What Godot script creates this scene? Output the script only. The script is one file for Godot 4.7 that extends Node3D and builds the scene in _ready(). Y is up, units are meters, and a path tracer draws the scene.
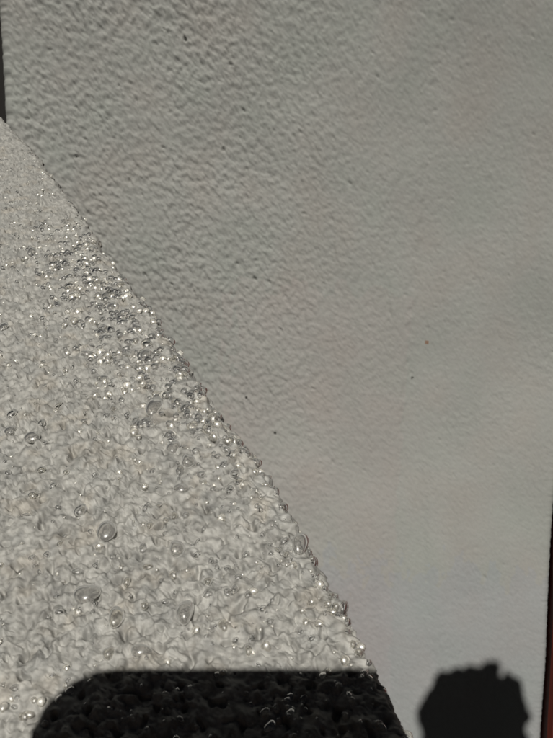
extends Node3D

# ---------------------------------------------------------------- helpers
const LENS := Vector3(0.0, 1.40, 0.93)         # where the phone's lens is held
const ROLL := 3.0
const TILT := 36.0                               # slope of the parapet's coping
const STANDOFF := 0.1155                         # lens to coping, square to it
const NOSE := 5.0                                # mm, radius of the coping's arris

func tag(o: Node, label: String, category: String, group := "", kind := ""):
	if label: o.set_meta("label", label)
	if category: o.set_meta("category", category)
	if group: o.set_meta("group", group)
	if kind: o.set_meta("kind", kind)
	return o

func part(called: String, mesh: Mesh, mat: Material, parent: Node, at := Transform3D.IDENTITY) -> MeshInstance3D:
	var o := MeshInstance3D.new()
	o.name = called
	o.mesh = mesh
	o.material_override = mat
	o.transform = at
	parent.add_child(o, true)
	return o

func plain(linear: Color, rough := 0.8, spec := 0.5) -> StandardMaterial3D:
	var m := StandardMaterial3D.new()
	m.albedo_color = linear.linear_to_srgb()
	m.roughness = rough
	m.metallic_specular = spec
	return m

func noise(seed_: int, mm: float, octaves := 1, kind := FastNoiseLite.TYPE_SIMPLEX_SMOOTH) -> FastNoiseLite:
	var n := FastNoiseLite.new()
	n.seed = seed_
	n.noise_type = kind
	n.frequency = 1.0 / mm
	n.fractal_type = FastNoiseLite.FRACTAL_FBM if octaves > 1 else FastNoiseLite.FRACTAL_NONE
	n.fractal_octaves = octaves
	n.fractal_gain = 0.5
	if kind == FastNoiseLite.TYPE_CELLULAR:
		n.cellular_return_type = FastNoiseLite.RETURN_DISTANCE
		n.cellular_jitter = 1.0
	return n

func mesh_of(v: PackedVector3Array, idx: PackedInt32Array, col := PackedColorArray()) -> ArrayMesh:
	var n := PackedVector3Array()
	n.resize(v.size())
	for t in range(0, idx.size(), 3):
		var a := idx[t]
		var b := idx[t + 1]
		var c := idx[t + 2]
		var x := (v[c] - v[a]).cross(v[b] - v[a])     # clockwise fronts
		n[a] += x
		n[b] += x
		n[c] += x
	for i in n.size():
		n[i] = n[i].normalized() if n[i].length_squared() > 0.0 else Vector3.UP
	var arr := []
	arr.resize(Mesh.ARRAY_MAX)
	arr[Mesh.ARRAY_VERTEX] = v
	arr[Mesh.ARRAY_NORMAL] = n
	arr[Mesh.ARRAY_INDEX] = idx
	if col.size(): arr[Mesh.ARRAY_COLOR] = col
	var m := ArrayMesh.new()
	m.add_surface_from_arrays(Mesh.PRIMITIVE_TRIANGLES, arr)
	return m

func grid_index(rows: int, cols: int, flip := false) -> PackedInt32Array:
	var idx := PackedInt32Array()
	idx.resize((rows - 1) * (cols - 1) * 6)
	var k := 0
	for r in rows - 1:
		for c in cols - 1:
			var a := r * cols + c
			var q := [a, a + 1, a + cols, a + 1, a + cols + 1, a + cols]
			if flip: q = [a, a + cols, a + 1, a + 1, a + cols, a + cols + 1]
			for j in 6:
				idx[k + j] = q[j]
			k += 6
	return idx

func bevel_box(size: Vector3, r: float) -> ArrayMesh:
	# a box with chamfered edges, flat shaded
	var st := SurfaceTool.new()
	st.begin(Mesh.PRIMITIVE_TRIANGLES)
	st.set_smooth_group(-1)
	var h := size / 2.0
	var pts := func(ax: int, s: float) -> Array:
		var u := (ax + 1) % 3
		var w := (ax + 2) % 3
		var o := []
		for k in [[-1, -1], [1, -1], [1, 1], [-1, 1]]:
			var p := Vector3.ZERO
			p[ax] = s * h[ax]
			p[u] = k[0] * (h[u] - r)
			p[w] = k[1] * (h[w] - r)
			o.append(p)
		return o
	var quad := func(a: Vector3, b: Vector3, c: Vector3, d: Vector3):
		var out := (a + b + c + d) / 4.0
		if (b - a).cross(c - a).dot(out) > 0.0:
			var t := b
			b = d
			d = t
		for p in [a, b, c, a, c, d]: st.add_vertex(p)
	for ax in 3:
		for s in [-1.0, 1.0]:
			var f = pts.call(ax, s)
			quad.call(f[0], f[1], f[2], f[3])
	for ax in 3:
		var u := (ax + 1) % 3
		var w := (ax + 2) % 3
		for i in [-1.0, 1.0]:
			for j in [-1.0, 1.0]:
				var q := []
				for e in [[-1.0, 0], [1.0, 0], [1.0, 1], [-1.0, 1]]:
					var p := Vector3.ZERO
					p[ax] = e[0] * (h[ax] - r)
					p[u] = i * (h[u] - (r if e[1] == 1 else 0.0))
					p[w] = j * (h[w] - (0.0 if e[1] == 1 else r))
					q.append(p)
				quad.call(q[0], q[1], q[2], q[3])
	for i in [-1.0, 1.0]:
		for j in [-1.0, 1.0]:
			for k in [-1.0, 1.0]:
				var a := Vector3(i * h.x, j * (h.y - r), k * (h.z - r))
				var b := Vector3(i * (h.x - r), j * h.y, k * (h.z - r))
				var c := Vector3(i * (h.x - r), j * (h.y - r), k * h.z)
				if (b - a).cross(c - a).dot(a + b + c) > 0.0:
					var t := b
					b = c
					c = t
				for p in [a, b, c]: st.add_vertex(p)
	st.generate_normals()
	return st.commit()

# ---- blended capsules meshed as surface nets: [from, to, radius, radius]
func body_mesh(bones: Array, cell: float, blend: float, tint: Callable, rough: FastNoiseLite = null, rough_by := 0.0) -> ArrayMesh:
	var lo := Vector3.INF
	var hi := -Vector3.INF
	for b in bones:
		for e in 2:
			var r: float = b[2 + e] + blend + 3.0 * cell + rough_by
			lo = lo.min(b[e] - Vector3.ONE * r)
			hi = hi.max(b[e] + Vector3.ONE * r)
	var n := Vector3i(((hi - lo) / cell).ceil()) + Vector3i.ONE
	var f := PackedFloat32Array()
	f.resize(n.x * n.y * n.z)
	f.fill(1.0)
	for b in bones:
		var p: Vector3 = b[0]
		var d: Vector3 = b[1] - b[0]
		var r0: float = b[2]
		var r1: float = b[3]
		var most := maxf(r0, r1) + blend + 2.0 * cell + rough_by
		var i0 := Vector3i(((p.min(b[1]) - Vector3.ONE * most - lo) / cell).floor()).clamp(Vector3i.ZERO, n - Vector3i.ONE)
		var i1 := Vector3i(((p.max(b[1]) + Vector3.ONE * most - lo) / cell).ceil()).clamp(Vector3i.ZERO, n - Vector3i.ONE)
		var dd := maxf(d.length_squared(), 1e-9)
		for z in range(i0.z, i1.z + 1):
			for y in range(i0.y, i1.y + 1):
				var at := (z * n.y + y) * n.x
				for x in range(i0.x, i1.x + 1):
					var q := lo + Vector3(x, y, z) * cell - p
					var t := clampf(q.dot(d) / dd, 0.0, 1.0)
					var v := (q - d * t).length() - lerpf(r0, r1, t)
					var w := f[at + x]
					var h := clampf(0.5 + 0.5 * (w - v) / blend, 0.0, 1.0)
					f[at + x] = lerpf(w, v, h) - blend * h * (1.0 - h)
	if rough:
		for z in n.z:
			for y in n.y:
				var at := (z * n.y + y) * n.x
				for x in n.x:
					if absf(f[at + x]) < rough_by * 2.0 + cell:
						var q := (lo + Vector3(x, y, z) * cell) * 1000.0
						f[at + x] += rough_by * rough.get_noise_3dv(q)
	var cell_of := PackedInt32Array()
	cell_of.resize(f.size())
	cell_of.fill(-1)
	var v := PackedVector3Array()
	var col := PackedColorArray()
	var step := [1, n.x, n.x * n.y]
	var corners := []
	for c in 8: corners.append(Vector3i(c & 1, (c >> 1) & 1, (c >> 2) & 1))
	for z in n.z - 1:
		for y in n.y - 1:
			for x in n.x - 1:
				var at := (z * n.y + y) * n.x + x
				var inside := f[at] < 0.0
				if (f[at + 1] < 0.0) == inside and (f[at + step[1]] < 0.0) == inside and (f[at + step[2]] < 0.0) == inside and (f[at + 1 + step[1]] < 0.0) == inside and (f[at + 1 + step[2]] < 0.0) == inside and (f[at + step[1] + step[2]] < 0.0) == inside and (f[at + 1 + step[1] + step[2]] < 0.0) == inside:
					continue
				var sum := Vector3.ZERO
				var hits := 0
				for c in 8:
					for ax in 3:
						if c & (1 << ax): continue
						var o: Vector3i = corners[c]
						var p: int = at + o.x + o.y * step[1] + o.z * step[2]
						var fa := f[p]
						var fb := f[p + step[ax]]
						if (fa < 0.0) != (fb < 0.0):
							var q := Vector3(o)
							q[ax] += fa / (fa - fb)
							sum += q
							hits += 1
				cell_of[at] = v.size()
				var place := lo + (Vector3(x, y, z) + sum / hits) * cell
				v.append(place)
				col.append(tint.call(place))
	var idx := PackedInt32Array()
	for z in range(1, n.z - 1):
		for y in range(1, n.y - 1):
			for x in range(1, n.x - 1):
				var at := (z * n.y + y) * n.x + x
				for ax in 3:
					var a_in := f[at] < 0.0
					if a_in == (f[at + step[ax]] < 0.0): continue
					var u: int = step[(ax + 1) % 3]
					var w: int = step[(ax + 2) % 3]
					var q := [cell_of[at - u - w], cell_of[at - w], cell_of[at], cell_of[at - u]]
					if q.min() < 0: continue
					if a_in: q.reverse()
					idx.append_array([q[0], q[1], q[2], q[0], q[2], q[3]])
	return mesh_of(v, idx, col)

# ---------------------------------------------------------------- the coping's surface, in millimetres
var edge_curve := PackedVector2Array([Vector2(-260, 150), Vector2(-60, 68), Vector2(51.5, 23.4), Vector2(63.5, 18.9), Vector2(74.9, 14.6), Vector2(85.7, 9.9), Vector2(107.2, 1.3), Vector2(122.9, -6.3), Vector2(141.5, -16.9), Vector2(163.8, -28.1), Vector2(194.3, -44.0), Vector2(235.1, -66.5), Vector2(291.3, -95.0), Vector2(371.5, -138.5), Vector2(451.4, -186.5), Vector2(700, -340)])
var n_lump := noise(11, 2.8, 1, FastNoiseLite.TYPE_CELLULAR)
var n_grit := noise(12, 1.15, 1, FastNoiseLite.TYPE_CELLULAR)
var n_wave := noise(13, 6.5, 3)
var n_fine := noise(14, 0.8, 2)
var n_patch := noise(15, 26.0, 2)
var n_streak := noise(16, 4.0, 2)
var n_edge := noise(17, 7.0, 3)
var n_pit := noise(18, 3.3)
var n_stain := noise(19, 14.0, 3)
var n_sand := noise(21, 4.0, 2)
var n_speck := noise(20, 2.4, 3)

func edge(a: float) -> float:
	var k := 1
	while k < edge_curve.size() - 2 and edge_curve[k + 1].x < a: k += 1
	var p := edge_curve[k]
	var q := edge_curve[k + 1]
	if a < p.x:
		q = p
		p = edge_curve[k - 1]
	var t := (a - p.x) / (q.x - p.x)
	return lerpf(p.y, q.y, t) + 1.6 * n_edge.get_noise_1d(a)

func relief(s: float, a: float) -> float:
	var coarse := smoothstep(-0.28, 0.22, n_patch.get_noise_2d(s, a))
	var wx := s + 0.9 * n_wave.get_noise_2d(s * 1.7 + 40.0, a * 1.7)
	var wy := a + 0.9 * n_wave.get_noise_2d(s * 1.7, a * 1.7 + 90.0)
	var h := 0.65 * n_wave.get_noise_2d(s, a)
	var far := n_lump.get_noise_2d(wx, wy) + 1.0
	var peb := n_grit.get_noise_2d(wx * 0.9 + 31.0, wy * 0.9) + 1.0
	h += lerpf(0.45, 0.85, coarse) * smoothstep(0.72, 0.0, far)
	h += lerpf(0.22, 0.36, coarse) * n_sand.get_noise_2d(s, a)
	h += lerpf(0.12, 0.34, coarse) * smoothstep(0.70, 0.0, peb)
	h += lerpf(0.07, 0.19, coarse) * n_fine.get_noise_2d(s, a)
	var along := -0.43 * s + 0.90 * a
	var across := 0.90 * s + 0.43 * a
	h += 0.42 * n_streak.get_noise_2d(across, along * 0.28)
	var pit := n_pit.get_noise_2d(s, a)
	if pit > 0.46: h -= (pit - 0.46) * 4.0
	return h

func on_coping(s: float, a: float, e: float) -> Array:
	# plane coordinates (mm) to a point and normal of the coping's own frame (metres)
	var q := s - (e - NOSE)
	var p := Vector2(s, 0.0)
	var n := Vector2(0, 1)
	if q > 0.0:
		var turn := minf(q / NOSE, PI / 2)
		n = Vector2(sin(turn), cos(turn))
		p = Vector2(e - NOSE + NOSE * sin(turn), -NOSE * (1.0 - cos(turn)))
		if q > NOSE * PI / 2: p.y -= q - NOSE * PI / 2
	var h := relief(s, a)
	p += n * h
	return [Vector3(p.x, p.y, -a) * 0.001, Vector3(n.x, n.y, n.x * 0.45).normalized()]

func coping_tint(s: float, a: float) -> Color:
	var t := 1.0 + 0.20 * n_stain.get_noise_2d(s, a) + 0.55 * n_speck.get_noise_2d(s, a)
	var warm := smoothstep(0.12, 0.5, n_stain.get_noise_2d(s + 300.0, a))
	var old := smoothstep(0.0, 0.5, n_stain.get_noise_2d(s * 1.3, a * 1.3 + 500.0))
	var c := Color(0.267, 0.262, 0.245)
	c = c.lerp(Color(0.255, 0.235, 0.203), warm * 0.6)
	c = c.lerp(Color(0.221, 0.221, 0.211), old * 0.6)
	return Color(c.r * t, c.g * t, c.b * t)

# ---------------------------------------------------------------- the plastered wall, in millimetres
var w_grain := noise(31, 10.5, 3)
var w_crumb := noise(32, 7.5, 1, FastNoiseLite.TYPE_CELLULAR)
var w_fine := noise(33, 4.0, 2)
var w_bow := noise(34, 330.0, 2)
var w_zone := noise(35, 140.0, 2)
var w_stroke := noise(36, 34.0, 3)
var w_tone := noise(37, 120.0, 3)
var w_pit := noise(38, 16.0)

func plaster(x: float, y: float) -> float:
	var zone := w_zone.get_noise_2d(x, y)
	var amount := lerpf(1.6, 0.40, smoothstep(-140.0, 230.0, x + 110.0 * zone)) * (1.0 + 0.5 * zone)
	amount *= lerpf(0.62, 1.0, smoothstep(950.0, 1500.0, y))
	var h := amount * 1.35 * w_grain.get_noise_2d(x, y * 0.74)
	h += amount * 1.0 * (-0.5 - w_crumb.get_noise_2d(x + 6.0 * w_grain.get_noise_2d(y, x), y * 0.8))
	h += (0.30 + 0.32 * amount) * w_fine.get_noise_2d(x, y * 0.8)
	h += 5.0 * w_bow.get_noise_2d(x, y)
	h += 1.8 * w_stroke.get_noise_2d(x * 0.75 + y * 0.06, y * 0.09 - x * 0.03)
	var seam := 186.0 + 9.0 * w_grain.get_noise_1d(y * 0.4)
	h -= 1.1 * smoothstep(seam - 4.0, seam + 5.0, x) * smoothstep(1160.0, 1260.0, y) * (1.0 - smoothstep(330.0, 400.0, x))
	var pit := w_pit.get_noise_2d(x, y)
	if pit > 0.82: h -= (pit - 0.82) * 16.0 * amount
	h += 255.0 * pow(clampf((y - 1200.0) / 1000.0, 0.0, 1.1), 2.0)      # the wall swells outwards towards its head
	return h

func plaster_tint(x: float, y: float) -> Color:
	var t := 1.0 + 0.05 * w_tone.get_noise_2d(x, y) + 0.05 * w_fine.get_noise_2d(x * 0.8, y * 0.8)
	var warm := w_tone.get_noise_2d(x + 900.0, y * 0.8)
	var c := Color(0.242, 0.243, 0.230)
	if warm > 0.0: c = c.lerp(Color(0.244, 0.237, 0.222), minf(1.0, warm * 1.6))
	else: c = c.lerp(Color(0.235, 0.243, 0.227), minf(1.0, -warm * 1.6))
	# touched-up areas: a warmer coat left of the plasterer's seam, a cooler one low down
	var wob := 26.0 * w_stroke.get_noise_2d(x, y * 0.3) + 14.0 * w_grain.get_noise_2d(x * 0.4, y * 0.4)
	if x + wob > -70.0 and x + 0.3 * wob < 187.0 and y + wob < 1520.0: c = Color(c.r * 1.03, c.g * 0.995, c.b * 1.0)
	if x + wob > 40.0 and y + 2.0 * wob < 1120.0: c = Color(c.r * 0.965, c.g * 0.985, c.b * 1.045)
	for f in [[-41.0, 1356.0, 2.0, 0.0], [3.0, 1307.0, 1.7, 0.0], [213.0, 1449.0, 3.0, 1.0], [196.0, 1398.0, 1.5, 0.0]]:     # fly specks
		if Vector2(x - f[0], y - f[1]).length() < f[2]: c = Color(0.03, 0.028, 0.025) if f[3] == 0.0 else Color(0.17, 0.11, 0.08)
	return Color(c.r * t, c.g * t, c.b * t)

func spread(fine_from: float, fine_to: float, step: float, lo: float, hi: float, most: float) -> PackedFloat32Array:
	var o := PackedFloat32Array()
	var x := fine_from
	var g := step
	while x > lo:
		g = minf(g * 1.35, most)
		x = maxf(lo, x - g)
		o.append(x)
	o.reverse()
	var n := int(round((fine_to - fine_from) / step))
	for i in n + 1: o.append(lerpf(fine_from, fine_to, float(i) / n))
	x = fine_to
	g = step
	while x < hi:
		g = minf(g * 1.35, most)
		x = minf(hi, x + g)
		o.append(x)
	return o

const ONES := {
	0: "largest oval water drop lying on the parapet top", 17: "narrow upright water drop between the largest oval drop and the phone's shadow",
	18: "tall egg-shaped water drop above the phone's shadow", 32: "largest round water drop in the crowded band near the parapet edge",
	56: "big water drop bulging at the parapet's outer edge", 69: "wide water drop touching the top of the phone's shadow",
}
const DROPS := [
	[-39.0, 79.1, 2.88, 2.12, -8], [-22.0, 90.9, 1.88, 2.17, 0], [-45.9, 101.8, 1.41, 1.83, 0], [-38.4, 95.4, 2.15, 2.70, 0], [-43.3, 74.9, 0.90, 0.89, 0], [-22.6, 118.5, 1.92, 2.18, 0],
	[-58.4, 106.5, 1.44, 1.28, 0], [-64.9, 126.8, 2.13, 1.97, 0], [-71.9, 130.4, 1.90, 1.63, 10], [-64.4, 133.3, 1.10, 1.46, 0], [-31.4, 82.4, 0.74, 1.10, 0], [-27.6, 86.2, 1.18, 0.77, 0],
	[-22.7, 77.4, 0.82, 0.69, 0], [-50.3, 89.3, 0.88, 0.93, 0], [-53.1, 88.5, 0.87, 0.79, 0], [-54.6, 85.7, 0.86, 0.76, 0], [-26.7, 76.5, 0.81, 0.80, 0], [-31.8, 73.8, 1.60, 2.39, 0],
	[-18.3, 74.5, 1.80, 2.67, 0], [-30.7, 102.5, 0.94, 1.08, 0], [-27.8, 103.4, 0.71, 1.07, 0], [-23.9, 100.6, 0.82, 1.21, 0], [-58.8, 100.9, 1.17, 0.91, 0], [-23.3, 109.1, 1.95, 1.49, 0],
	[-29.6, 91.7, 1.00, 1.50, 0], [-25.5, 98.5, 0.81, 0.88, 0], [-28.9, 97.1, 0.92, 1.02, 0], [-54.5, 109.8, 0.98, 1.16, 0], [-42.3, 84.7, 1.28, 0.88, 0], [-38.8, 86.2, 0.86, 0.77, 0],
	[-52.5, 114.2, 0.75, 0.87, 0], [-58.9, 114.9, 1.01, 1.05, 0], [-34.8, 140.6, 2.55, 3.83, 0], [-51.7, 154.4, 1.96, 2.26, 25], [-41.1, 165.4, 1.89, 2.48, 0], [-46.9, 181.8, 1.68, 2.50, 0],
	[-58.1, 195.6, 1.77, 2.08, 0], [-100.0, 239.7, 1.84, 2.76, 0], [-73.3, 218.9, 1.15, 1.72, 0], [-62.3, 203.5, 1.09, 1.63, 0], [-61.5, 140.6, 0.99, 1.34, 0], [-46.2, 139.7, 0.99, 1.33, 0],
	[-73.5, 136.7, 1.25, 1.88, 0], [-91.8, 182.5, 1.68, 2.53, 0], [-72.8, 162.7, 0.78, 1.17, 0], [-47.7, 165.4, 1.26, 1.38, 0], [-45.8, 173.9, 1.30, 1.47, 0], [-38.0, 165.4, 1.26, 1.89, 0],
	[-31.0, 146.1, 1.74, 1.41, 0], [-27.0, 147.1, 1.17, 1.42, 0], [-60.0, 166.5, 2.22, 1.33, 0], [-38.5, 132.9, 0.96, 1.44, 0], [-27.2, 124.1, 2.10, 2.30, 0], [-13.4, 117.4, 1.53, 1.62, 0],
	[-10.4, 113.9, 1.13, 1.39, 0], [-9.3, 111.8, 1.11, 1.02, 0], [4.8, 92.3, 2.00, 2.75, 0], [-17.4, 89.6, 0.99, 0.67, 0], [1.3, 104.0, 1.43, 1.41, 0], [8.4, 88.5, 1.09, 1.58, 0],
	[0.1, 90.4, 0.77, 0.81, 0], [2.3, 89.0, 0.77, 0.93, 0], [3.1, 87.7, 0.65, 0.78, 0], [-14.2, 87.5, 0.76, 0.78, 0], [-12.8, 86.2, 0.65, 0.77, 0], [-5.3, 67.3, 0.86, 1.11, 0],
	[-14.4, 82.2, 0.94, 0.98, 0], [-8.8, 80.7, 0.83, 0.96, 0], [-14.1, 79.1, 1.03, 1.06, 0], [-25.8, 66.9, 2.10, 1.41, 0], [-31.8, 66.5, 1.33, 1.40, 0], [-43.6, 55.3, 1.06, 0.69, 0],
	[-45.8, 74.7, 0.70, 0.67, 0], [-37.0, 77.2, 0.61, 0.57, 0], [-28.0, 126.4, 1.20, 0.98, 0], [-24.3, 115.6, 0.88, 1.06, 0], [-48.2, 92.3, 0.78, 0.82, 0], [-47.5, 59.8, 0.91, 0.73, 0],
	[-37.5, 59.8, 0.82, 0.73, 0], [10.1, 81.2, 0.73, 0.84, 0], [11.0, 79.3, 0.62, 0.71, 0], [12.1, 77.2, 0.71, 0.92, 0], [12.8, 75.4, 0.60, 0.67, 0], [13.6, 73.4, 0.80, 0.88, 0],
	[14.0, 71.4, 0.69, 0.75, 0], [14.6, 68.9, 0.77, 0.83, 0], [15.2, 67.3, 0.96, 0.91, 0], [16.9, 65.1, 0.75, 0.59, 0], [17.9, 62.8, 0.74, 0.57, 0], [8.8, 84.7, 0.64, 0.75, 0],
	[7.1, 88.3, 0.65, 0.79, 0], [-12.4, 126.8, 0.93, 0.98, 0], [-7.9, 121.1, 0.78, 0.93, 0], [-3.6, 114.2, 0.88, 1.04, 0], [-1.3, 109.5, 0.73, 0.99, 0], [-17.6, 138.4, 0.84, 1.09, 0],
	[-23.2, 149.4, 0.88, 1.21, 0], [-30.8, 163.8, 0.94, 1.36, 0], [-38.6, 178.1, 0.99, 1.49, 0],]

func drop_mesh(seed_: int, flat: float, under := -1.0) -> ArrayMesh:
	# a bead of water: domed top, shallow underside that sits in the grain of the render
	var rng := RandomNumberGenerator.new()
	rng.seed = seed_
	var p2 := rng.randf() * TAU
	var p3 := rng.randf() * TAU
	var k2 := rng.randf_range(0.02, 0.13)
	var k3 := rng.randf_range(0.01, 0.09)
	var lean := rng.randf_range(-0.12, 0.12)
	var rows := 13
	var cols := 22
	var v := PackedVector3Array()
	var idx := PackedInt32Array()
	for r in rows + 1:
		var el := PI / 2 - PI * r / rows
		var up := sin(el)
		var out := cos(el)
		if up >= 0.0: out = pow(out, 0.86)
		for c in cols:
			var th := TAU * c / cols
			var w := out * (1.0 + k2 * cos(2.0 * th + p2) + k3 * cos(3.0 * th + p3))
			v.append(Vector3(w * cos(th) + lean * up, up * (flat if up > 0.0 else flat * flat if under < 0.0 else under), w * sin(th)))
	for r in rows:
		for c in cols:
			var a := r * cols + c
			var b := r * cols + (c + 1) % cols
			idx.append_array([a, b, a + cols, b, b + cols, a + cols])
	return mesh_of(v, idx)

func _ready():
	# ------------------------------------------------ camera, sky, sun, exposure
	var cam := Camera3D.new()
	cam.name = "camera"
	cam.fov = 59.94
	cam.near = 0.004
	cam.far = 400.0
	cam.position = LENS
	cam.rotation_degrees = Vector3(0, 0, ROLL)
	add_child(cam)
	cam.current = true
	var glass := CameraAttributesPhysical.new()      # a phone's small opening: a little softness close by and on the wall
	glass.frustum_focal_length = 20.81
	glass.frustum_focus_distance = 0.20
	glass.frustum_near = 0.004
	glass.frustum_far = 400.0
	glass.exposure_aperture = 44.0
	cam.attributes = glass

	var env := Environment.new()
	env.background_mode = Environment.BG_SKY
	var sky := Sky.new()
	var air := ProceduralSkyMaterial.new()
	air.sky_top_color = Color(0.10, 0.13, 0.18)
	air.sky_horizon_color = Color(0.19, 0.23, 0.28)
	air.sky_curve = 0.12
	air.ground_bottom_color = Color(0.08, 0.075, 0.07)
	air.ground_horizon_color = Color(0.11, 0.11, 0.10)
	sky.sky_material = air
	env.sky = sky
	env.background_energy_multiplier = 0.4
	env.tonemap_mode = Environment.TONE_MAPPER_LINEAR
	env.tonemap_exposure = 0.87
	env.sdfgi_enabled = true
	env.ssao_enabled = true
	env.ssil_enabled = true
	var we := WorldEnvironment.new()
	we.name = "world_environment"
	we.environment = env
	add_child(we)

	var sun := DirectionalLight3D.new()
	sun.name = "sun"
	sun.light_energy = 1.6
	sun.light_color = Color(1.0, 0.985, 0.952)
	sun.light_angular_distance = 0.53
	sun.shadow_enabled = true
	add_child(sun)
	sun.look_at_from_position(Vector3(0, 5, 5), Vector3(0, 5, 5) + Vector3(0.0217, -0.5947, -1.0), Vector3.UP)

	# ------------------------------------------------ setting
	var paint := StandardMaterial3D.new()
	paint.vertex_color_use_as_albedo = true
	paint.roughness = 0.85
	paint.metallic_specular = 0.3
	var wet := paint.duplicate()                      # the coping is damp
	wet.roughness = 0.66
	wet.metallic_specular = 0.5
	var plinth_paint := plain(Color(0.25, 0.25, 0.235), 0.85, 0.3)

	var soil := StandardMaterial3D.new()
	var sn := NoiseTexture2D.new()
	sn.width = 512
	sn.height = 512
	sn.seamless = true
	sn.noise = noise(51, 60.0, 5)
	var ramp := Gradient.new()
	ramp.colors = PackedColorArray([Color(0.13, 0.125, 0.12), Color(0.22, 0.21, 0.20)])
	sn.color_ramp = ramp
	soil.albedo_texture = sn
	soil.uv1_triplanar = true
	soil.uv1_world_triplanar = true
	soil.uv1_scale = Vector3.ONE * 0.9
	soil.roughness = 0.95
	var gp := PlaneMesh.new()
	gp.size = Vector2(400, 400)
	tag(part("ground", gp, soil, self), "dark paving in front of the plastered wall", "ground", "", "structure")

	build_wall(paint, plinth_paint)
	var frame = build_parapet(wet, plinth_paint)
	build_door()
	build_shutter()
	build_drops(frame)
	build_person()

func build_wall(paint: Material, plain_paint: Material):
	var root := Node3D.new()
	root.name = "plastered_wall"
	add_child(root)
	tag(root, "grey white hand-plastered wall with lumpy trowelled paint", "wall")
	var xs := spread(-372.0, 403.0, 1.7, -372.0, 403.0, 160.0)
	var ys := spread(820.0, 1985.0, 1.7, 0.0, 3000.0, 160.0)
	# the pier between the two doors: both arrises are rounded and turn into the reveals
	var turn := 9
	var cols := xs.size() + 2 * (turn + 1)
	var v := PackedVector3Array()
	var col := PackedColorArray()
	for y in ys:
		for c in cols:
			var k := c - turn - 1
			var x := 0.0
			var p := Vector3.ZERO
			if k >= 0 and k < xs.size():
				x = xs[k]
				p = Vector3(x, y, plaster(x, y))
			else:
				var out := -1.0 if k < 0 else 1.0
				var from := -372.0 if k < 0 else 403.0
				var n := -k if k < 0 else k - xs.size() + 1
				var th := minf(n, turn) * PI / 2 / turn
				x = from + out * 12.0 * th
				var bump := 0.5 * w_fine.get_noise_2d(x, y) + 0.9 * w_grain.get_noise_2d(x, y)
				p = Vector3(from + out * (12.0 + bump) * sin(th), y, plaster(from, y) - 12.0 * (1.0 - cos(th)))
				if n > turn: p.z = -250.0
			v.append(p * 0.001)
			col.append(plaster_tint(x, y))
	part("plaster", mesh_of(v, grid_index(ys.size(), cols, true), col), paint, root)
	for m in [[0.76, 2.98, 0.0155, 1.49], [1.0, 0.88, 0.920, 2.56], [2.0, 3.0, 2.425, 1.5], [1.0, 0.88, -0.889, 2.56], [2.0, 3.0, -2.394, 1.5]]:
		var b := BoxMesh.new()
		b.size = Vector3(m[0], m[1], 0.22)
		part("masonry", b, plain_paint, root, Transform3D(Basis(), Vector3(m[2], m[3], -0.135)))

func build_parapet(paint: Material, plain_paint: Material) -> Node3D:
	var root := Node3D.new()
	root.name = "sloping_parapet"
	add_child(root)
	var tilt := Basis(Vector3(0, 0, 1), deg_to_rad(ROLL)) * Basis(Vector3(1, 0, 0), deg_to_rad(TILT))
	root.transform = Transform3D(tilt, LENS - tilt.y * STANDOFF)
	tag(root, "white roughcast sloping parapet whose top is beaded with water drops", "parapet")
	var e := deg_to_rad(TILT)
	var along := PackedFloat32Array()
	var far := 200.0
	while far > 60.0:
		along.append(-far)
		far -= 8.0
	var x := -60.0
	while x < 42.0:
		along.append(x)
		x += 3.0
	for i in 741:                                   # closest rows where the coping is nearest
		var view := lerpf(0.62, -0.43, i / 740.0)
		var z := STANDOFF / (view * cos(e) + sin(e))
		along.append(1000.0 * z * (cos(e) - view * sin(e)))
	x = along[-1]
	while x < 640.0:
		x += 4.0
		along.append(x)
	var flat := 380
	var nose := 20
	var side := 44
	var left := 26
	var cols := left + flat + nose + side
	var v := PackedVector3Array()
	var col := PackedColorArray()
	for a in along:
		var ed := edge(a)
		var z := STANDOFF * 1000.0 * sin(e) + a * cos(e)     # depth of this row below the lens
		var start := minf(-0.47 * maxf(z, 100.0), ed - NOSE - 30.0)
		for c in cols:
			var s := 0.0
			if c < left: s = lerpf(-420.0, start, pow(float(c) / left, 0.5))
			elif c < left + flat: s = lerpf(start, ed - NOSE, float(c - left) / flat)
			elif c < left + flat + nose: s = ed - NOSE + NOSE * PI / 2 * (c - left - flat) / nose
			else: s = ed - NOSE + NOSE * PI / 2 + 90.0 * pow((c - left - flat - nose) / float(side - 1), 1.6)
			v.append(on_coping(s, a, ed)[0])
			col.append(coping_tint(s, a))
	part("coping", mesh_of(v, grid_index(along.size(), cols), col), paint, root)
	# the masonry under it, down to the ground
	var st := SurfaceTool.new()
	st.begin(Mesh.PRIMITIVE_TRIANGLES)
	st.set_smooth_group(-1)
	var inv := root.transform.affine_inverse()
	var top := PackedVector3Array()
	var foot := PackedVector3Array()
	for k in [[-0.198, edge(-198.0) * 0.001 - 0.004], [0.638, edge(638.0) * 0.001 - 0.004], [0.638, -0.418], [-0.198, -0.418]]:
		var p: Vector3 = root.transform * Vector3(k[1], -0.012, -k[0])
		top.append(p)
		foot.append(Vector3(p.x, -0.02, p.z))
	for i in 4:
		var j := (i + 1) % 4
		for p in [top[i], top[j], foot[j], top[i], foot[j], foot[i]]: st.add_vertex(inv * p)
	for p in [top[0], top[2], top[1], top[0], top[3], top[2]]: st.add_vertex(inv * p)
	st.generate_normals()
	part("masonry", st.commit(), plain_paint, root)
	return root

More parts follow.
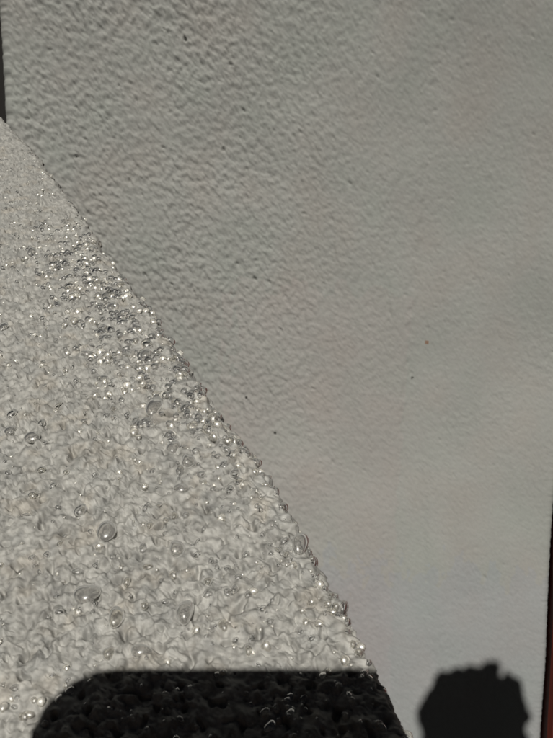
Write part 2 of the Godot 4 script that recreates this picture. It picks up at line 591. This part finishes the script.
func build_door():
	var root := Node3D.new()
	root.name = "wooden_door"
	root.position = Vector3(0.418, 0, -0.02)
	add_child(root)
	tag(root, "red brown wooden door and frame at the end of the plastered wall", "door")
	var wood := StandardMaterial3D.new()
	var t := NoiseTexture2D.new()
	t.width = 512
	t.height = 512
	t.seamless = true
	t.noise = noise(61, 22.0, 4)
	var ramp := Gradient.new()
	ramp.colors = PackedColorArray([Color(0.18, 0.05, 0.02), Color(0.31, 0.095, 0.045)])
	t.color_ramp = ramp
	wood.albedo_texture = t
	wood.uv1_triplanar = true
	wood.uv1_scale = Vector3(16, 1.2, 16)
	wood.roughness = 0.55
	part("jamb", bevel_box(Vector3(0.07, 2.10, 0.06), 0.005), wood, root, Transform3D(Basis(), Vector3(0.035, 1.05, 0.0)))
	part("jamb", bevel_box(Vector3(0.07, 2.10, 0.06), 0.005), wood, root, Transform3D(Basis(), Vector3(0.965, 1.05, 0.0)))
	part("lintel", bevel_box(Vector3(0.858, 0.07, 0.06), 0.005), wood, root, Transform3D(Basis(), Vector3(0.5, 2.065, 0.0)))
	for i in 6:
		part("plank", bevel_box(Vector3(0.139, 2.01, 0.035), 0.004), wood, root, Transform3D(Basis(), Vector3(0.1425 + 0.143 * i, 1.02, -0.005)))
	var iron := plain(Color(0.05, 0.05, 0.05), 0.4)
	part("handle", bevel_box(Vector3(0.02, 0.14, 0.035), 0.005), iron, root, Transform3D(Basis(), Vector3(0.80, 1.05, 0.03)))

func build_shutter():
	var root := Node3D.new()
	root.name = "dark_shutter"
	root.position = Vector3(-0.386, 0, -0.06)
	add_child(root)
	tag(root, "almost black boarded shutter set back beside the plastered wall", "shutter")
	var dark := plain(Color(0.009, 0.008, 0.007), 0.7, 0.25)
	for i in 9:
		part("board", bevel_box(Vector3(0.108, 2.11, 0.03), 0.004), dark, root, Transform3D(Basis(), Vector3(-0.055 - 0.111 * i, 1.055, 0.0)))
	for y in [0.35, 1.75]:
		part("batten", bevel_box(Vector3(0.98, 0.10, 0.02), 0.004), dark, root, Transform3D(Basis(), Vector3(-0.50, y, -0.0255)))

func build_drops(frame: Node3D):
	var water := StandardMaterial3D.new()
	water.albedo_color = Color(0.90, 0.89, 0.86, 0.07)
	water.refraction_enabled = true
	water.refraction_scale = 0.033
	water.roughness = 0.03
	water.clearcoat_enabled = true
	water.clearcoat = 1.0
	water.clearcoat_roughness = 0.28
	water.metallic_specular = 1.0
	var full := water.duplicate()                       # big drops carry a trace of lime from the render
	full.albedo_color = Color(0.80, 0.795, 0.78, 0.15)
	var clear := water.duplicate()
	clear.albedo_color = Color(1, 1, 1, 0)
	clear.roughness = 0.0
	var domes := []
	for i in 4: domes.append(drop_mesh(90 + i, [0.66, 0.85, 0.75, 0.8][i], 0.35))
	var shapes := []
	for i in 7: shapes.append(drop_mesh(70 + i, [0.60, 0.42, 0.8, 0.36, 0.95, 0.5, 1.0][i]))
	var rng := RandomNumberGenerator.new()
	rng.seed = 7
	var all := []
	for d in DROPS: all.append([d[0], d[1], d[2], d[3], d[4], 0.85])
	# the finer beads: thick along the coping's outer side, thin elsewhere
	var named := all.size()
	var tries := 0
	while all.size() < 3000 and tries < 60000:
		tries += 1
		var a := 45.0 + 330.0 * pow(rng.randf(), 1.25)
		var z := STANDOFF * 1000.0 * sin(deg_to_rad(TILT)) + a * cos(deg_to_rad(TILT))
		var ed := edge(a)
		var s := lerpf(-0.46 * z, ed + 1.5, rng.randf())
		var in_band := ed - s
		var band := exp(-pow((in_band - 14.0) / 17.0, 2.0)) * smoothstep(95.0, 135.0, a) * (1.0 - smoothstep(215.0, 300.0, a))
		band += 0.4 * exp(-pow(in_band / 3.0, 2.0)) * (1.0 - smoothstep(170.0, 230.0, a))
		band += 0.25 * exp(-pow((in_band - 18.0) / 13.0, 2.0)) * (1.0 - smoothstep(85.0, 110.0, a))
		var clump := smoothstep(-0.25, 0.45, n_patch.get_noise_2d(s * 2.2 + 77.0, a * 2.2))
		if rng.randf() > (0.10 + 0.90 * band) * (0.25 + 0.75 * clump): continue
		var r := 0.20 + (0.65 + 0.75 * minf(band, 1.0)) * pow(rng.randf(), 2.4)
		all.append([s, a, r, r * rng.randf_range(0.8, 1.35), rng.randf_range(-50, 50), 0.75])
	var order := range(named, all.size())
	order.sort_custom(func(i, j): return all[i][2] / (90.0 + all[i][1]) > all[j][2] / (90.0 + all[j][1]))
	var own := {}
	for i in mini(order.size(), 290 - named): own[order[i]] = true
	var rest: Array[Transform3D] = []
	var rest_domes: Array[Transform3D] = []
	for i in all.size():
		var d: Array = all[i]
		var ed := edge(d[1])
		var spot := on_coping(d[0], d[1], ed)
		var up: Vector3 = spot[1]
		var step := maxf(d[2], 0.5)                   # a bead stands square to the lump it clings to
		var lean := Vector3(relief(d[0] - step, d[1]) - relief(d[0] + step, d[1]), 2.0 * step, relief(d[0], d[1] + step) - relief(d[0], d[1] - step)).normalized()
		up = (up + (lean - Vector3.UP) * (0.45 if d[2] > 1.25 else 0.8)).normalized()
		var dome: bool = d[2] < 1.6 and i % 5 > 1        # upright beads, clear to the bottom
		if dome: up = (spot[1] + up * 0.4).normalized()
		if i >= named and i % 5 < 2:                  # beads that have slid to the downhill flank of their lump
			var to_sun := frame.transform.basis.inverse() * Vector3(-0.0217, 0.5947, 1.0).normalized()
			var out: Vector3 = (Vector3(0, STANDOFF, 0) - spot[0]).normalized()
			up = ((to_sun + out).normalized() + Vector3(rng.randfn(), rng.randfn(), rng.randfn()) * 0.09).normalized()
		var side := Vector3(0, 0, -1).cross(up).normalized() * -1.0
		var fwd := side.cross(up).normalized()
		var bas := Basis(side, up, fwd) * Basis(Vector3.UP, deg_to_rad(d[4]))
		var high: float = minf(d[2], d[3]) * 0.001
		bas = bas * Basis.from_scale(Vector3(d[2] * 0.001, high, d[3] * 0.001))
		var at := Transform3D(bas, spot[0] + up * high * (0.12 if dome or d[2] > 1.25 else 0.5))
		at = frame.transform * at
		if i >= named and not own.has(i):
			if dome: rest_domes.append(at)
			else: rest.append(at)
			continue
		var o := MeshInstance3D.new()
		o.name = "water_drop"
		o.mesh = shapes[[0, 2, 4, 5][i % 4]] if i < named else shapes[i % 7] if i % 5 > 1 else shapes[[1, 3][i % 2]]
		o.material_override = full if d[2] > 1.6 else clear if dome else water
		if dome: o.mesh = domes[i % 4]
		o.transform = at
		add_child(o, true)
		var label := "small clear bead of water in the crowded band of dew on the parapet top"
		var group := "small water drops in the crowded band"
		if d[1] < 112.0:
			label = "small clear bead of water on the sparsely beaded lower parapet top"
			group = "small water drops on the lower parapet top"
		if ed - d[0] < 4.0:
			label = "clear bead of water hanging along the outer edge of the parapet"
			group = "water drops along the parapet edge"
		elif d[2] > 1.5:
			label = "large clear rounded water drop on the parapet's roughcast top"
			group = "large water drops on the parapet"
		if ONES.has(i):
			label = ONES[i]
			group = ""
		tag(o, label, "water drop", group)
	var dew := Node3D.new()
	dew.name = "dew"
	add_child(dew)
	tag(dew, "fine dew of tiny droplets over the parapet top", "dew", "", "stuff")
	for k in 4:
		var from := rest if k < 2 else rest_domes
		var mine := []
		for i in from.size():
			if i % 2 == k % 2: mine.append(from[i])
		var mm := MultiMesh.new()
		mm.transform_format = MultiMesh.TRANSFORM_3D
		mm.mesh = shapes[[3, 1][k]] if k < 2 else domes[k - 1]
		mm.instance_count = mine.size()
		for i in mine.size(): mm.set_instance_transform(i, mine[i])
		var o := MultiMeshInstance3D.new()
		o.name = "droplets"
		o.multimesh = mm
		o.material_override = water if k < 2 else clear
		o.set_meta("kind", "stuff")
		dew.add_child(o, true)

func build_person():
	# the photographer, behind the lens: the sun throws the phone's and the head's shadows ahead
	var hold := Basis(Vector3(0, 0, 1), deg_to_rad(ROLL))
	var ph := Node3D.new()
	ph.name = "phone"
	ph.transform = Transform3D(hold, LENS)
	add_child(ph)
	tag(ph, "dark slab phone with rounded corners held up towards the parapet", "phone")
	var shell := plain(Color(0.02, 0.02, 0.022), 0.45)
	var outline := PackedVector2Array()
	var lo := Vector2(-0.0410, -0.1060)
	var hi := Vector2(0.0240, 0.0178)
	for c in [[hi.x, hi.y, 0], [lo.x, hi.y, 1], [lo.x, lo.y, 2], [hi.x, lo.y, 3]]:
		var r := 0.0125 if c[2] != 0 else 0.004
		var mid := Vector2(c[0] - r * (1 if c[0] > 0 else -1), c[1] - r * (1 if c[1] > 0 else -1))
		for k in 9: outline.append(mid + Vector2.from_angle(PI / 2 * (c[2] + k / 8.0)) * r)
	var slab := func(ring: PackedVector2Array, z0: float, z1: float, bevel: float) -> ArrayMesh:
		var st := SurfaceTool.new()
		st.begin(Mesh.PRIMITIVE_TRIANGLES)
		st.set_smooth_group(-1)
		var mid := Vector2.ZERO
		for p in ring: mid += p / ring.size()
		var rings := [[z0, bevel], [z0 + bevel, 0.0], [z1 - bevel, 0.0], [z1, bevel]]
		for i in ring.size():
			var j := (i + 1) % ring.size()
			for k in 3:
				var q := []
				for w in [[i, k], [i, k + 1], [j, k + 1], [j, k]]:
					var p: Vector2 = ring[w[0]]
					p += (mid - p).normalized() * rings[w[1]][1]
					q.append(Vector3(p.x, p.y, rings[w[1]][0]))
				for p in [q[0], q[1], q[2], q[0], q[2], q[3]]: st.add_vertex(p)
			for k in [0, 3]:
				var a: Vector2 = ring[i] + (mid - ring[i]).normalized() * bevel
				var b: Vector2 = ring[j] + (mid - ring[j]).normalized() * bevel
				var t := [Vector3(mid.x, mid.y, rings[k][0]), Vector3(a.x, a.y, rings[k][0]), Vector3(b.x, b.y, rings[k][0])]
				if k == 3: t.reverse()
				for p in t: st.add_vertex(p)
		st.generate_normals()
		return st.commit()
	part("case", slab.call(outline, 0.003, 0.0125, 0.0015), shell, ph)
	var glass := PackedVector2Array()
	for p in outline: glass.append(Vector2(lerpf(p.x, -0.007, 0.08), lerpf(p.y, -0.046, 0.10)))
	part("screen", slab.call(glass, 0.0121, 0.0128, 0.0002), plain(Color(0.01, 0.01, 0.012), 0.1), ph)
	var ring := TorusMesh.new()
	ring.inner_radius = 0.0042
	ring.outer_radius = 0.0058
	part("lens_ring", ring, plain(Color(0.2, 0.2, 0.2), 0.3), ph, Transform3D(Basis(Vector3.RIGHT, PI / 2), Vector3(0, 0, 0.0030)))

	var root := Node3D.new()
	root.name = "person"
	root.position = Vector3(0.29, 0.0, 1.36)
	add_child(root)
	tag(root, "person in a dark jacket holding a phone up to the parapet", "person")
	var head := LENS + hold * Vector3(0.297, 0.228, 0.400) - root.position
	var at := func(x: float, y: float, z: float) -> Vector3: return LENS + hold * Vector3(x, y, z) - root.position
	var skin := Color(0.42, 0.26, 0.18)
	var cloth := Color(0.03, 0.032, 0.038)
	var jeans := Color(0.025, 0.032, 0.055)
	var bones := [
		[Vector3(0, 0.98, 0.03), Vector3(0, 1.16, 0.02), 0.135, 0.130], [Vector3(0, 1.16, 0.02), Vector3(0, 1.34, 0.02), 0.130, 0.125],
		[Vector3(-0.08, 1.30, 0.02), Vector3(0.08, 1.30, 0.02), 0.110, 0.110], [Vector3(-0.17, 1.40, 0.01), Vector3(0.17, 1.39, 0.02), 0.062, 0.062],
		[Vector3(0, 1.38, 0.01), head + Vector3(0, -0.09, 0.02), 0.062, 0.055],
		[Vector3(-0.09, 0.95, 0.03), Vector3(-0.11, 0.50, 0.01), 0.095, 0.060], [Vector3(-0.11, 0.50, 0.01), Vector3(-0.12, 0.09, 0.04), 0.058, 0.040],
		[Vector3(0.09, 0.95, 0.03), Vector3(0.11, 0.50, 0.01), 0.095, 0.060], [Vector3(0.11, 0.50, 0.01), Vector3(0.12, 0.09, 0.04), 0.058, 0.040],
		[Vector3(-0.12, 0.045, 0.05), Vector3(-0.14, 0.035, -0.15), 0.045, 0.036], [Vector3(0.12, 0.045, 0.05), Vector3(0.14, 0.035, -0.15), 0.045, 0.036],
		[Vector3(0.19, 1.38, 0.02), Vector3(0.26, 1.10, 0.05), 0.058, 0.044], [Vector3(0.26, 1.10, 0.05), Vector3(0.24, 0.87, -0.05), 0.044, 0.030],
		[Vector3(-0.19, 1.38, 0.01), Vector3(-0.27, 1.15, -0.12), 0.058, 0.044], [Vector3(-0.27, 1.15, -0.12), at.call(-0.062, -0.150, 0.075), 0.044, 0.031],
	]
	var dress := func(p: Vector3) -> Color:
		if p.y > 1.455: return skin
		return jeans if p.y < 0.93 else cloth
	var worn := StandardMaterial3D.new()
	worn.vertex_color_use_as_albedo = true
	worn.roughness = 0.8
	part("body", body_mesh(bones, 0.016, 0.03, dress), worn, root)
	# head
	var face := [
		[head + Vector3(0, 0.025, 0.012), head + Vector3(0, 0.02, 0.03), 0.068, 0.070], [head + Vector3(0, -0.02, -0.03), head + Vector3(0, -0.07, -0.035), 0.052, 0.040],
		[head + Vector3(0, -0.09, 0.02), head + Vector3(0, -0.17, 0.01), 0.052, 0.056], [head + Vector3(0, 0.0, -0.083), head + Vector3(0, -0.03, -0.097), 0.008, 0.012],
		[head + Vector3(-0.020, -0.062, -0.066), head + Vector3(0.020, -0.062, -0.066), 0.010, 0.010],
		[head + Vector3(-0.071, -0.005, 0.012), head + Vector3(-0.070, -0.035, 0.008), 0.011, 0.008], [head + Vector3(0.071, -0.005, 0.012), head + Vector3(0.070, -0.035, 0.008), 0.011, 0.008],
	]
	var bare := func(_p: Vector3) -> Color: return skin
	part("head", body_mesh(face, 0.006, 0.015, bare), worn, root)
	var white := plain(Color(0.7, 0.68, 0.65), 0.3)
	for s in [-1.0, 1.0]:
		var ball := SphereMesh.new()
		ball.radius = 0.011
		ball.height = 0.022
		part("eye", ball, white, root, Transform3D(Basis(), head + Vector3(0.030 * s, 0.004, -0.072)))
	# the hand round the phone: palm, four fingers across its back, thumb along its near side
	var hand := [
		[at.call(-0.062, -0.150, 0.075), at.call(-0.058, -0.110, 0.030), 0.028, 0.024], [at.call(-0.058, -0.110, 0.030), at.call(-0.052, -0.070, 0.014), 0.022, 0.012],
		[at.call(-0.058, -0.115, 0.035), at.call(-0.049, -0.105, 0.018), 0.022, 0.013],
	]
	for k in 4:
		var y := -0.048 - 0.0185 * k
		var reach: float = [0.012, 0.018, 0.014, 0.000][k]
		hand.append([at.call(-0.056, y - 0.012, 0.020), at.call(-0.049, y - 0.003, -0.004), 0.0095, 0.0088])
		hand.append([at.call(-0.049, y - 0.003, -0.004), at.call(-0.022, y, -0.0065), 0.0088, 0.0080])
		hand.append([at.call(-0.022, y, -0.0065), at.call(reach - 0.010, y + 0.002, -0.0050), 0.0080, 0.0070])
	hand.append([at.call(-0.056, -0.108, 0.034), at.call(-0.043, -0.078, 0.027), 0.014, 0.0105])
	hand.append([at.call(-0.043, -0.078, 0.027), at.call(-0.030, -0.046, 0.0225), 0.0105, 0.0085])
	# the other hand hangs relaxed at the side
	var free := [[Vector3(0.24, 0.88, -0.045), Vector3(0.237, 0.80, -0.075), 0.027, 0.030], [Vector3(0.232, 0.835, -0.085), Vector3(0.215, 0.775, -0.105), 0.013, 0.0085]]
	for k in 4:
		var z := -0.105 + 0.020 * k
		var long: float = [0.070, 0.080, 0.074, 0.058][k]
		free.append([Vector3(0.237, 0.800, z * 0.9 + 0.003), Vector3(0.234, 0.785 - long * 0.5, z), 0.011, 0.009])
		free.append([Vector3(0.234, 0.785 - long * 0.5, z), Vector3(0.218, 0.785 - long, z - 0.004), 0.009, 0.0075])
	part("hand", body_mesh(free, 0.0045, 0.005, bare), worn, root)
	part("hand", body_mesh(hand, 0.0035, 0.004, bare), worn, root)
	# tousled short hair
	var hair := [
		[head + Vector3(-0.028, 0.062, 0.02), head + Vector3(0.028, 0.062, 0.02), 0.052, 0.052], [head + Vector3(-0.012, 0.02, 0.045), head + Vector3(0.012, 0.02, 0.045), 0.068, 0.068],
		[head + Vector3(0, 0.085, 0.01), head + Vector3(0, 0.08, 0.05), 0.045, 0.045], [head + Vector3(-0.03, 0.06, -0.03), head + Vector3(0.03, 0.06, -0.03), 0.040, 0.040],
		[head + Vector3(0.016, 0.112, 0.03), head + Vector3(0.024, 0.150, 0.040), 0.017, 0.009], [head + Vector3(0.0, 0.112, 0.03), head + Vector3(0.008, 0.134, 0.035), 0.016, 0.009],
		[head + Vector3(0.040, 0.085, 0.03), head + Vector3(0.056, 0.098, 0.04), 0.024, 0.012], [head + Vector3(-0.040, 0.085, 0.03), head + Vector3(-0.058, 0.094, 0.04), 0.024, 0.012],
		[head + Vector3(-0.020, 0.105, 0.03), head + Vector3(-0.032, 0.122, 0.03), 0.018, 0.009],
	]
	var curl := noise(81, 34.0, 3)
	var dark := func(_p: Vector3) -> Color: return Color(0.02, 0.014, 0.010)
	part("hair", body_mesh(hair, 0.005, 0.012, dark, curl, 0.016), worn, root)
